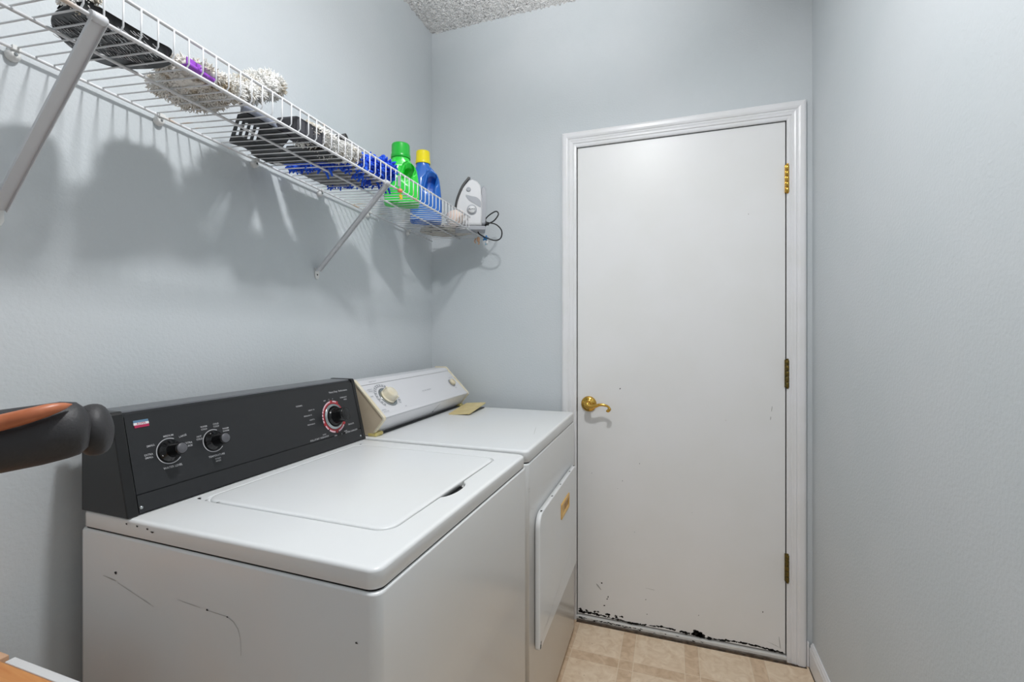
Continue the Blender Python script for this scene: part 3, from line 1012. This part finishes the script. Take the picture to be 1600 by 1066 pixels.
for k, yc in enumerate((-.058, -.032, -.005, .024, .046)):
    for i in range(40):
        x = -.112 + i * .0052 + random.uniform(-.0006, .0006)
        c38, s38 = cos(radians(38)), sin(radians(38))
        wx_, wy_ = x * c38 - yc * s38, x * s38 + yc * c38
        if (wx_ / .098) ** 2 + (wy_ / .062) ** 2 > .9 or random.random() < .12:
            continue
        hl = random.uniform(.005, .0085)
        br_.tube([Rb @ Vector((x, yc - hl, -.0006)), Rb @ Vector((x + .0012, yc, -.0012)), Rb @ Vector((x + .0030, yc + hl, -.0006))], .00055, 5)
tag(br_.build('nylon_teeth', M_print, t_), 'rows of fine pale teeth under the brush')
hr = MB()
n_ = len(sm)
vs_, rr_ = [], []
for k in range(n_):
    a, b = sm[k]
    if a > .0:
        h_ = .006 + .018 * min(1, a / .09)
        vs_.append((a * .985, b * .985, h_))
vs_.sort(key=lambda q: atan2(q[1], q[0]))
hr.loops([[Mo @ Vector((a * s, b * s, h)) for a, b, h in vs_] for s, h in ((1, .004),)] + [[Mo @ Vector((a * .97, b * .97, h)) for a, b, h in vs_]] + [[Mo @ Vector((a * .93, b * .93, h - .002)) for a, b, h in vs_]] + [[Mo @ Vector((a * .95, b * .95, .004)) for a, b, h in vs_]], cap0=False, cap1=False, closed=False)
hr.build('brush_rim', M_black, t_)

# scrap of grey cloth by the near front rail
cx, cy = -.840, .437
t_ = MB()
fluff(t_, [((cx, cy, zd(cx, cy) + .022), (.018, .026, .018)), ((cx + .004, cy + .022, zd(cx, cy) + .040), (.013, .018, .014))], 300, .009, .0012, .8)
t_ = t_.build('cleaning_cloth', M_mop2)
tag(t_, 'crumpled pale grey cloth scrap lying over the black brush head', 'cloth')

# shaggy dirty white mop head with purple tag
t_ = thing('dust_mop_head', 'shaggy dirty-white dust mop head with a purple clip, behind the rail near the shelf start', 'mop', (-.91, .70, zd(-.91, .70)))
o = t_.location
m = MB()
bl = [((-.960, .672, 1.750), (.045, .035, .013)), ((-.925, .690, 1.750), (.075, .060, .016)), ((-.880, .655, 1.746), (.050, .055, .018)), ((-.955, .720, 1.750), (.055, .040, .015))]
fluff(m, [((Vector(c) - o), (r[0] + .006, r[1] + .006, r[2] + .001)) for c, r in bl], 3600, .011, .0012, 1.0, zmin=.0035)
m.build('mop_fringe', M_mop, t_)
m = MB()
pth = [(-.868, .715, 1.752), (-.885, .760, 1.775), (-.905, .800, 1.800), (-.925, .842, 1.832), (-.932, .880, 1.852)]
bl = [(Vector(q) - o, (.026 + .003 * i, .034, .020 + .0022 * i)) for i, q in enumerate(pth)]
fluff(m, bl, 3200, .011, .0012, 1.0, zmin=.0035)
m.build('mop_roll', M_mop2, t_)
Mt_ = T(*(Vector((-.832, .630, 1.7300)) - o)) @ Matrix.Rotation(radians(8), 4, 'Z')
pc = MB().box(-.012, .008, -.028, .030, .0, .006, M=Mt_).box(-.002, .002, -.028, .030, .0, .018, M=Mt_)
pc.build('clip', M_purple, t_, bevel=.002)

# black slotted dustpan with grey lip
cx, cy = -.975, .862
t_ = thing('dustpan', 'black slotted plastic dustpan with a grey-blue edge lying on the wires', 'dustpan', (cx, cy, zd(cx, cy)))
Mo = tilt_at(cx, cy)
out_ = [(.0752, -.0939), (.1064, -.0987), (.1100, -.0144), (.1104, .0222), (-.0047, .0980), (-.0963, .0980), (-.0858, .0644), (-.1014, .0309)]
m = MB()
m.loops([[Mo @ Vector((a, b, h)) for a, b in out_] for h in (0, .0022)], smooth=False)
pn = m.build('pan', M_black, t_)
slots_ = [[(.0522, -.0694), (.0592, -.0680), (-.0303, -.0020), (-.0376, -.0035)], [(.0570, -.0586), (.0640, -.0572), (-.0257, .0102), (-.0335, .0088)],
          [(.0619, -.0477), (.0690, -.0463), (-.0211, .0226), (-.0290, .0212)], [(.0669, -.0366), (.0740, -.0352), (-.0163, .0353), (-.0242, .0340)]]
cu_ = MB()
for sl_ in slots_:
    cu_.loops([[Mo @ Vector((a, b, h)) for a, b in sl_] for h in (-.02, .03)], smooth=False)
cut(pn, [cu_])
pn.modifiers.clear()
for p_ in pn.data.polygons:
    p_.use_smooth = False
m = MB()
lipc = smooth_path([(.104, -.1091, 0), (.109, -.0908, 0), (.1085, -.0668, 0), (.1030, -.0363, 0), (.085, -.0019, 0), (.0621, .031, 0)], 5)
m.loops([[Mo @ Vector((q.x + dx_, q.y - dx_ * .6, h)) for dx_, h in ((-.012, .003), (.010, .003), (.010, .016), (.006, .018), (-.012, .018))] for q in lipc])
tag(m.build('lip', M_greyblue, t_), 'grey-blue curved edge of the dustpan')
# black mop frame
cx, cy = -.962, 1.012
t_ = thing('mop_frame', 'flat black mop frame lying beside the slotted dustpan', 'mop frame', (cx, cy, zd(cx, cy)))
Mo = tilt_at(cx, cy)
fr_ = MB().loops([[Mo @ q for q in rrect(-.125, .125, -.050, .030, .012, z)] for z in (0, .008)], smooth=False)
f0 = fr_.build('frame_plate', M_black, t_, bevel=.0015)
MB().box(-.02, .02, -.03, .012, .008, .026, M=Mo).build('swivel', M_blackm, t_, bevel=.003)
MB().tube([Mo @ Vector((0, -.01, .022)), Mo @ Vector((.045, .010, .044)), Mo @ Vector((.125, .030, .066))], .010, 12).build('socket', M_blackm, t_)
MB().box(-.105, -.085, .012, .028, -.002, .001, M=Mo).build('clip', M_white, t_)

# dusty white duster on the front rail
t_ = MB()
bl = [((-.866, .930 + .040 * i, zd(-.852, .95) + .032 + .003 * sin(i * 2)), (.040, .034, .026)) for i in range(5)]
fluff(t_, bl, 3200, .010, .0013, 1.0, zmin=zd(-.85, 1.1) + .003)
t_ = t_.build('duster', M_mop2)
tag(t_, 'dusty white fluffy duster along the front rail beside the blue one', 'duster')
cx, cy = -.858, .905
t_ = MB().box(-.035, .030, -.045, .045, .002, .040, M=T(cx, cy, zd(cx, cy)) @ tilt_at(cx, cy))
t_ = t_.build('scrub_pad', mat('charcoal_pad', (72, 72, 78), rough=.7, bump=.001, scale=150), bevel=.006)
tag(t_, 'charcoal scrub block wedged between the dustpan lip and the white duster', 'scrubber')

# blue chenille mop on a grey plate
cx, cy = -.945, 1.150
t_ = thing('chenille_mop', 'bright blue chenille mop head on a grey plate, next to the green bottle', 'mop', (cx, cy, zd(cx, cy)))
o = t_.location
Mo = tilt_at(cx, cy)
MB().loops([[Mo @ q for q in rrect(-.115, .100, -.055, .078, .012, z)] for z in (.001, .009)], smooth=False).build('plate', M_grey_pad, t_, bevel=.001)
m = MB()
bl = [((-.870, 1.190, 1.744), (.044, .052, .030)), ((-.868, 1.252, 1.758), (.040, .044, .034)), ((-.862, 1.130, 1.734), (.036, .040, .022))]
fluff(m, [(Vector(c) - o, r) for c, r in bl], 620, .017, .0034, .6)
bl = [(Mo @ Vector((-.105 + .030 * i, -.064 + .004 * sin(i * 2.1), .013)), (.018, .013, .008)) for i in range(7)]
bl += [(Mo @ Vector((-.095 + .030 * i, .084 + .003 * sin(i * 1.7), .013)), (.018, .009, .008)) for i in range(6)]
fluff(m, bl, 520, .014, .0030, .7, zmin=.0035 - .03)
for x, ya in ((.075, .086), (.088, .096), (.100, .100), (.02, -.07), (-.01, -.05), (.09, .06)):
    p = Mo @ Vector((x, ya, .006))
    m.tube([p + Vector((0, -.008, .004)), p + Vector((0, .006, -.004)), p + Vector((.003, .014, -.026))], [.0040, .0045, .003], 6)
m.build('chenille_fringe', M_bluech, t_)


# detergent bottles
def bottle(name, label, x, y, rz, w2, d2, h, cap_r, cap_h, mb_, mc, neck_off, hole):
    z = zd(x, y) + .001
    t = thing(name, label, 'bottle', (x, y, z), rz, 'detergent bottles on the wire shelf')
    hb = h - cap_h
    rows = [(0, .86, .86, 0), (.006, .97, .96, 0), (.02, 1, 1, 0), (.30, 1, 1, 0), (.42, .97, 1, 0), (.55, .93, .97, 0), (.70, .86, .90, 0), (.80, .76, .80, .2), (.88, .60, .66, .6), (.94, .44, .52, .9), (.97, .36, 0, 1), (1.0, .36, 0, 1)]
    lps = []
    nr = cap_r * .92
    for fz, sx, sy, mo in rows:
        ax, ay = w2 * sx, d2 * sy
        if sy == 0:
            ax = ay = nr
        if mo > .5 and sy != 0:
            ax, ay = max(ax, nr), max(ay, nr)
        lp = []
        ex = 2 + 2.2 * (1 - mo)
        for k in range(40):
            a = 2 * pi * k / 40
            c_, s_2 = cos(a), sin(a)
            lp.append(Vector((neck_off * mo + ax * abs(c_) ** (2 / ex) * (1 if c_ >= 0 else -1), ay * abs(s_2) ** (2 / ex) * (1 if s_2 >= 0 else -1), hb * fz)))
        lps.append(lp)
    body = MB().loops(lps).build('bottle_body', mb_, t)
    # through handle opening: slanted rounded slot, plus a scoop on the camera side
    (x0, z0), (x1, z1), rr = hole
    slot = []
    for k in range(24):
        a = 2 * pi * k / 24
        dx, dz = x1 - x0, z1 - z0
        L = hypot(dx, dz)
        ux, uz = dx / L, dz / L
        s, c_ = sin(a), cos(a)
        e0 = (L / 2) if s > 0 else -(L / 2)
        px = (x0 + x1) / 2 + ux * (e0 + s * rr) - uz * c_ * rr
        pz = (z0 + z1) / 2 + uz * (e0 + s * rr) + ux * c_ * rr
        slot.append((px, pz))
    cu = MB().loops([[Vector((px, yy, pz)) for px, pz in slot] for yy in (-d2 * 1.5, d2 * .45)])
    sc_ = MB().loops([[Vector(((px - x0) * 1.35 + x0 - .002, yy, (pz - (z0 + z1) / 2) * 1.25 + (z0 + z1) / 2)) for px, pz in slot] for yy in (-d2 * 1.5, -d2 * .62)])
    cut(body, [sc_, cu])
    c = MB()
    N = 40
    for_rows = []
    for r, hgt in ((cap_r * .98, 0), (cap_r, .002), (cap_r, cap_h * .26), (cap_r * .93, cap_h * .30), (cap_r * .90, cap_h - .004), (cap_r * .86, cap_h)):
        for_rows.append([Vector((neck_off + (r + (.0007 if (k % 2 and .3 * cap_h < hgt + .001 < cap_h) else 0)) * cos(2 * pi * k / N), (r + (.0007 if (k % 2 and hgt > .29 * cap_h) else 0)) * sin(2 * pi * k / N), hb - .004 + hgt)) for k in range(N)])
    for_rows.append([Vector((neck_off + cap_r * .78 * cos(2 * pi * k / N), cap_r * .78 * sin(2 * pi * k / N), hb - .004 + cap_h - .003)) for k in range(N)])
    c.loops(for_rows).build('cap', mc, t)
    return t


bottle('detergent_bottle', 'bright green detergent bottle with a darker green cap', -.915, 1.447, .555, .062, .043, .220, .0345, .052, M_green, M_greencap, -.004, ((.016, .095), (.026, .125), .0175))
bottle('detergent_bottle', 'blue detergent bottle with a yellow cap', -.955, 1.690, .515, .064, .046, .294, .030, .052, M_blueb, M_yelcap, -.012, ((.014, .135), (.024, .180), .0185))

# tiny bright clips on the rail in front of the green bottle
yq = 1.262
t_ = thing('shelf_tag', 'small grey, orange and yellow tag clipped on the rail before the green bottle', 'tag', (XF + .009, yq, zf(yq) + .010))
MB().box(-.0010, .0012, -.0075, .0075, -.004, .030).build('tag_strip', M_irong, t_)
MB().lathe([(.0035, 0), (.0075, .002), (.0075, .009), (.003, .012)], T(.002, .002, -.022), 12).build('orange_bead', M_orange, t_)
m = MB()
st_ = [(.011 * (1 if k % 2 else .5) * cos(2 * pi * k / 10), .011 * (1 if k % 2 else .5) * sin(2 * pi * k / 10)) for k in range(10)]
m.prism(st_, -.0015, .0015, M=frame((.002, .006, -.034), (0, 1, 0), (0, 0, 1), (1, 0, 0)))
m.build('yellow_star', M_yellow, t_)

# rag near the end of the shelf
cx, cy = -.955, 1.855
t_ = MB()
lps = []
for k, (s, h_) in enumerate(((.90, 0), (1, .004), (1.0, .010), (.86, .017), (.5, .021), (.1, .022))):
    lp = []
    for i in range(36):
        a = 2 * pi * i / 36
        q = Vector((cos(a), sin(a), 0))
        rr = 1 + .16 * noise.noise(q * 2.1 + Vector((3, 1, k * .3)))
        x_, y_ = .120 * s * rr * cos(a), .098 * s * rr * sin(a)
        x_, y_ = max(-.135, min(.125, x_)), max(-.115, min(.1, y_))
        h2 = h_ + (.005 * noise.noise(Vector((x_ * 40, y_ * 40, k))) if k else 0)
        lp.append(Vector((cx + x_, cy + y_, zd(cx + x_, cy + y_) + .002 + max(0, h2))))
    lps.append(lp)
t_ = t_.loops(lps).build('rag', M_rag)
tag(t_, 'folded beige rag with dark creases on the far end of the shelf', 'rag')

# clothes iron standing on its heel
ix, iy = -.832, 1.855
t_ = thing('clothes_iron', 'white clothes iron with a black soleplate edge, standing on its heel', 'iron', (ix, iy, zd(ix, iy) + .018), .42)
Mi = frame((0, 0, 0), (1, 0, 0), (0, 0, 1), (0, -1, 0))
bodyp = smooth_path([(-.066, .0, 0), (-.060, .06, 0), (-.052, .105, 0), (-.030, .160, 0), (-.003, .196, 0)], 5)
bodyp = [(q.x, q.y) for q in bodyp] + [(.012, .199), (.032, .190), (.046, .172), (.051, .12), (.052, .05), (.050, .0)]


def section(poly, zs):
    c = Vector((sum(p[0] for p in poly) / len(poly), sum(p[1] for p in poly) / len(poly), 0))
    return [[Mi @ Vector((c.x + (p[0] - c.x) * s, c.y + (p[1] - c.y) * s, z)) for p in poly] for s, z in zs]


MB().loops(section(bodyp, ((.90, -.044), (.97, -.040), (1, -.030), (1, .030), (.97, .040), (.90, .044)))).build('iron_body', M_iron, t_)
sole = [(q.x, q.y) for q in smooth_path([(-.072, -.004, 0), (-.067, .06, 0), (-.059, .108, 0), (-.037, .164, 0), (-.008, .204, 0)], 5)]
so = sole + [(x + .009, y - .002) for x, y in reversed(sole)]
MB().prism(so, -.050, .050, M=Mi).build('soleplate', M_black, t_)
# handle opening, shown as a deep grey bay under the grip
g = smooth_path([(-.018, .128, 0), (.004, .124, 0), (.030, .118, 0), (.046, .100, 0), (.044, .078, 0), (.020, .092, 0), (-.004, .106, 0)], 4, True)[:-1]
MB().prism([(q.x, q.y) for q in g], .0435, .0455, M=Mi).build('grip_bay', M_irong, t_)
MB().lathe([(.021, 0), (.021, .004), (.0195, .006)], Mi @ T(.008, .066, .043), 28).build('dial_ring', M_irong, t_)
kn = MB().lathe([(.016, .006), (.016, .010), (.0145, .012), (.002, .0122)], Mi @ T(.008, .066, .043), 28).build('temperature_dial', M_iron, t_)
lettering([('AUTO', .008, .066, .010, 0)], Mi @ T(0, 0, .0556), 'dial_lettering', M_blackm, kn)
MB().lathe([(.0095, 0), (.0095, .004), (.008, .006)], Mi @ T(-.006, .152, .043), 24).build('steam_button', M_irong, t_)
MB().loops(section([(.050, .004), (.066, .012), (.070, .09), (.068, .160), (.058, .176), (.050, .165)], ((.9, -.030), (1, -.026), (1, .026), (.9, .030)))).build('grip', M_irong, t_)
MB().box(-.064, .066, -.040, .040, -.0175, .0).build('heel', M_irong, t_, bevel=.003)

# cord of the iron, looped out over the rail
pts = [(-.800, 1.860, 1.735), (-.834, 1.9, 1.73), (-.797, 1.905, 1.716), (-.765, 1.9, 1.719), (-.768, 1.895, 1.739), (-.749, 1.9, 1.760), (-.722, 1.905, 1.773), (-.710, 1.9, 1.757), (-.728, 1.895, 1.731), (-.758, 1.89, 1.716), (-.785, 1.895, 1.699), (-.812, 1.9, 1.707),
       (-.822, 1.905, 1.726), (-.800, 1.91, 1.742), (-.773, 1.905, 1.728), (-.785, 1.895, 1.700), (-.800, 1.89, 1.684), (-.773, 1.89, 1.664), (-.728, 1.9, 1.647), (-.701, 1.905, 1.656), (-.695, 1.9, 1.687), (-.719, 1.895, 1.714), (-.752, 1.885, 1.722)]
pts = [(x, max(y, 1.88) - .02, z) for x, y, z in pts]
pts = [(-.815, 1.86, 1.740)] + pts[1:]
m = MB().tube(smooth_path(pts, 8), .0028, 8)
m = m.build('power_cord', M_black)
tag(m, 'black looped cord hanging over the far end of the shelf rail', 'cord')
tie = MB().tube([(-.800, 1.868, 1.722), (-.785, 1.870, 1.725), (-.765, 1.872, 1.722), (-.752, 1.872, 1.718)], .0075, 10)
tie.build('cord_bundle', M_black, m)

# pale egg-shaped ball leaning against the iron
t_ = MB().lathe([(.001, -.034), (.012, -.0325), (.022, -.027), (.0275, -.016), (.0285, -.004), (.026, .010), (.020, .023), (.012, .032), (.005, .0355), (.001, .036)],
                T(-.860, 1.768, zd(-.848, 1.772) + .040) @ Matrix.Rotation(radians(62), 4, Vector((-.3, .9, 0))) @ Matrix.Scale(1.18, 4), 28)
t_ = t_.build('ball', M_egg)
tag(t_, 'pale pinkish egg-shaped ball in front of the white iron', 'ball')

# small clips hanging under the shelf end
t_ = thing('hanging_clip', 'peach plastic clip hanging under the far shelf corner', 'clip', (XF - .006, 1.925, zf(1.925) - .004))
MB().lathe([(.003, 0), (.007, -.004), (.008, -.014), (.004, -.022)], n=12).build('clip_body', M_peach, t_)
MB().tube([(.0, 0, -.018), (.004, .0, -.026), (.001, 0, -.034)], .0035, 8).build('clip_tip', M_peach, t_)
MB().tube([(-.012, 0, -.006), (-.018, 0, -.018), (-.014, 0, -.028)], .0030, 8).build('clip_arm', M_peach, t_)
t_ = thing('hanging_clip', 'blue and white plastic clip hanging at the very end of the front rail', 'clip', (XF + .018, 1.950, zf(1.95) - .006))
m = MB()
for a in range(5):
    an = 2 * pi * a / 5
    m.tube([(0, 0, 0), (.014 * cos(an), .004, .012 * sin(an))], [.005, .004], 8)
m.build('clip_body', M_bluecl, t_)
MB().lathe([(.004, -.010), (.007, -.014), (.007, -.022), (.004, -.027)], T(.008, 0, 0), 12).build('clip_tip', M_white, t_)
MB().tube([(.004, 0, -.018), (.002, 0, -.030)], .004, 8).build('clip_pendant', mat('pale_blue', (150, 196, 220), rough=.4), t_)
MB().tube([(-.018, 0, .006), (-.009, 0, .012), (0, 0, .004)], .0015, 6).build('clip_hook', M_white, t_)
bpy.context.view_layer.update()

# ================================================================== near things at the left edge
# table with orange wood top and white edge strip
TZ = .75
tx0, tx1, ty0, ty1 = -1.085, -.79, -.30, .428
table = thing('side_table', 'orange wood table top with a white edge strip at the lower left corner', 'table', ((tx0 + tx1) / 2, (ty0 + ty1) / 2, 0))
o = table.location
MB().box(tx0 - o.x, tx1 - o.x, ty0 - o.y, ty1 - .012 - o.y, TZ - .022, TZ).build('table_top', M_wood, table, bevel=.001)
MB().box(-.955 - o.x, tx1 - o.x, ty1 - .012 - o.y, ty1 - o.y, TZ - .022, TZ + .0015).build('edge_strip', M_white, table, bevel=.001)
MB().box(tx0 - o.x, -.970 - o.x, ty1 - .012 - o.y, ty1 - o.y, TZ - .022, TZ + .001).build('edge_strip', M_peach, table, bevel=.001)
for a in (tx0 + .03, tx1 - .03):
    for b in (ty0 + .03, ty1 - .045):
        MB().box(a - .02 - o.x, a + .02 - o.x, b - .02 - o.y, b + .02 - o.y, 0, TZ - .022).build('leg', M_wood, table, bevel=.002)

# padded black handle reaching in from the left
hand = thing('padded_handle', 'soft black padded handle with a copper-brown strip along its top, at the left edge', 'handle', (-.880, .120, TZ + .0015))
o = Vector(hand.location)
path = [(-.6420, .2150, 1.1436), (-.6298, .2326, 1.1441), (-.6149, .2514, 1.1451), (-.6074, .2614, 1.1459), (-.5921, .2826, 1.1487), (-.5830, .2984, 1.1512), (-.5779, .3076, 1.1517), (-.5752, .3127, 1.1522),
        (-.5738, .3153, 1.1525), (-.5731, .3166, 1.1523)]
MB().tube([Vector(q) - o for q in path], [.0280, .0292, .0297, .0300, .0297, .0290, .0268, .0210, .0125, .003], 36).build('pad', M_pad, hand)
strip = [(-.5928, .2189, 1.1614), (-.5824, .2341, 1.1646), (-.5747, .2473, 1.1683), (-.5659, .2609, 1.1723), (-.5615, .2751, 1.1762), (-.5607, .2860, 1.1782), (-.5634, .2946, 1.1787)]
srad = [.0071, .0073, .0075, .0071, .0060, .0037, .0006]
sp_ = smooth_path([Vector(q) - o for q in strip], 4)
sr_ = [srad[min(6, i // 4)] * (1 - (i % 4) / 4) + srad[min(6, i // 4 + 1)] * ((i % 4) / 4) for i in range(len(sp_))]
tag(MB().tube(sp_, sr_, 16).build('leather_strip', M_leather, hand), 'smooth copper-brown strip')
ax = (Vector(path[6]) - Vector(path[3])).normalized()
up = (Vector((0, 0, 1)) - ax * ax.z).normalized()
Mdk = frame(Vector((-.5930, .3300, 1.1445)) - o, up, ax.cross(up), ax)
MB().lathe([(.004, -.015), (.022, -.013), (.0278, -.006), (.0285, .002), (.0265, .009), (.019, .014), (.004, .017)], Mdk, 36).build('end_pad', M_pad, hand, sub=1)
MB().tube([Vector((-.578, .309, 1.150)) - o, Vector((-.588, .322, 1.147)) - o], .010, 12).build('neck', M_black, hand)
q0 = Vector((-.6380, .2200, 1.1430)) - o
MB().tube([q0, q0 + Vector((-.012, -.014, -.010)), q0 + Vector((-.022, -.028, -.050)), Vector((0, 0, .25)), Vector((0, 0, .02))], .014, 14).build('stem', M_black, hand)
MB().lathe([(.060, 0), (.062, .006), (.050, .014), (.016, .024)], n=30).build('base', M_black, hand)
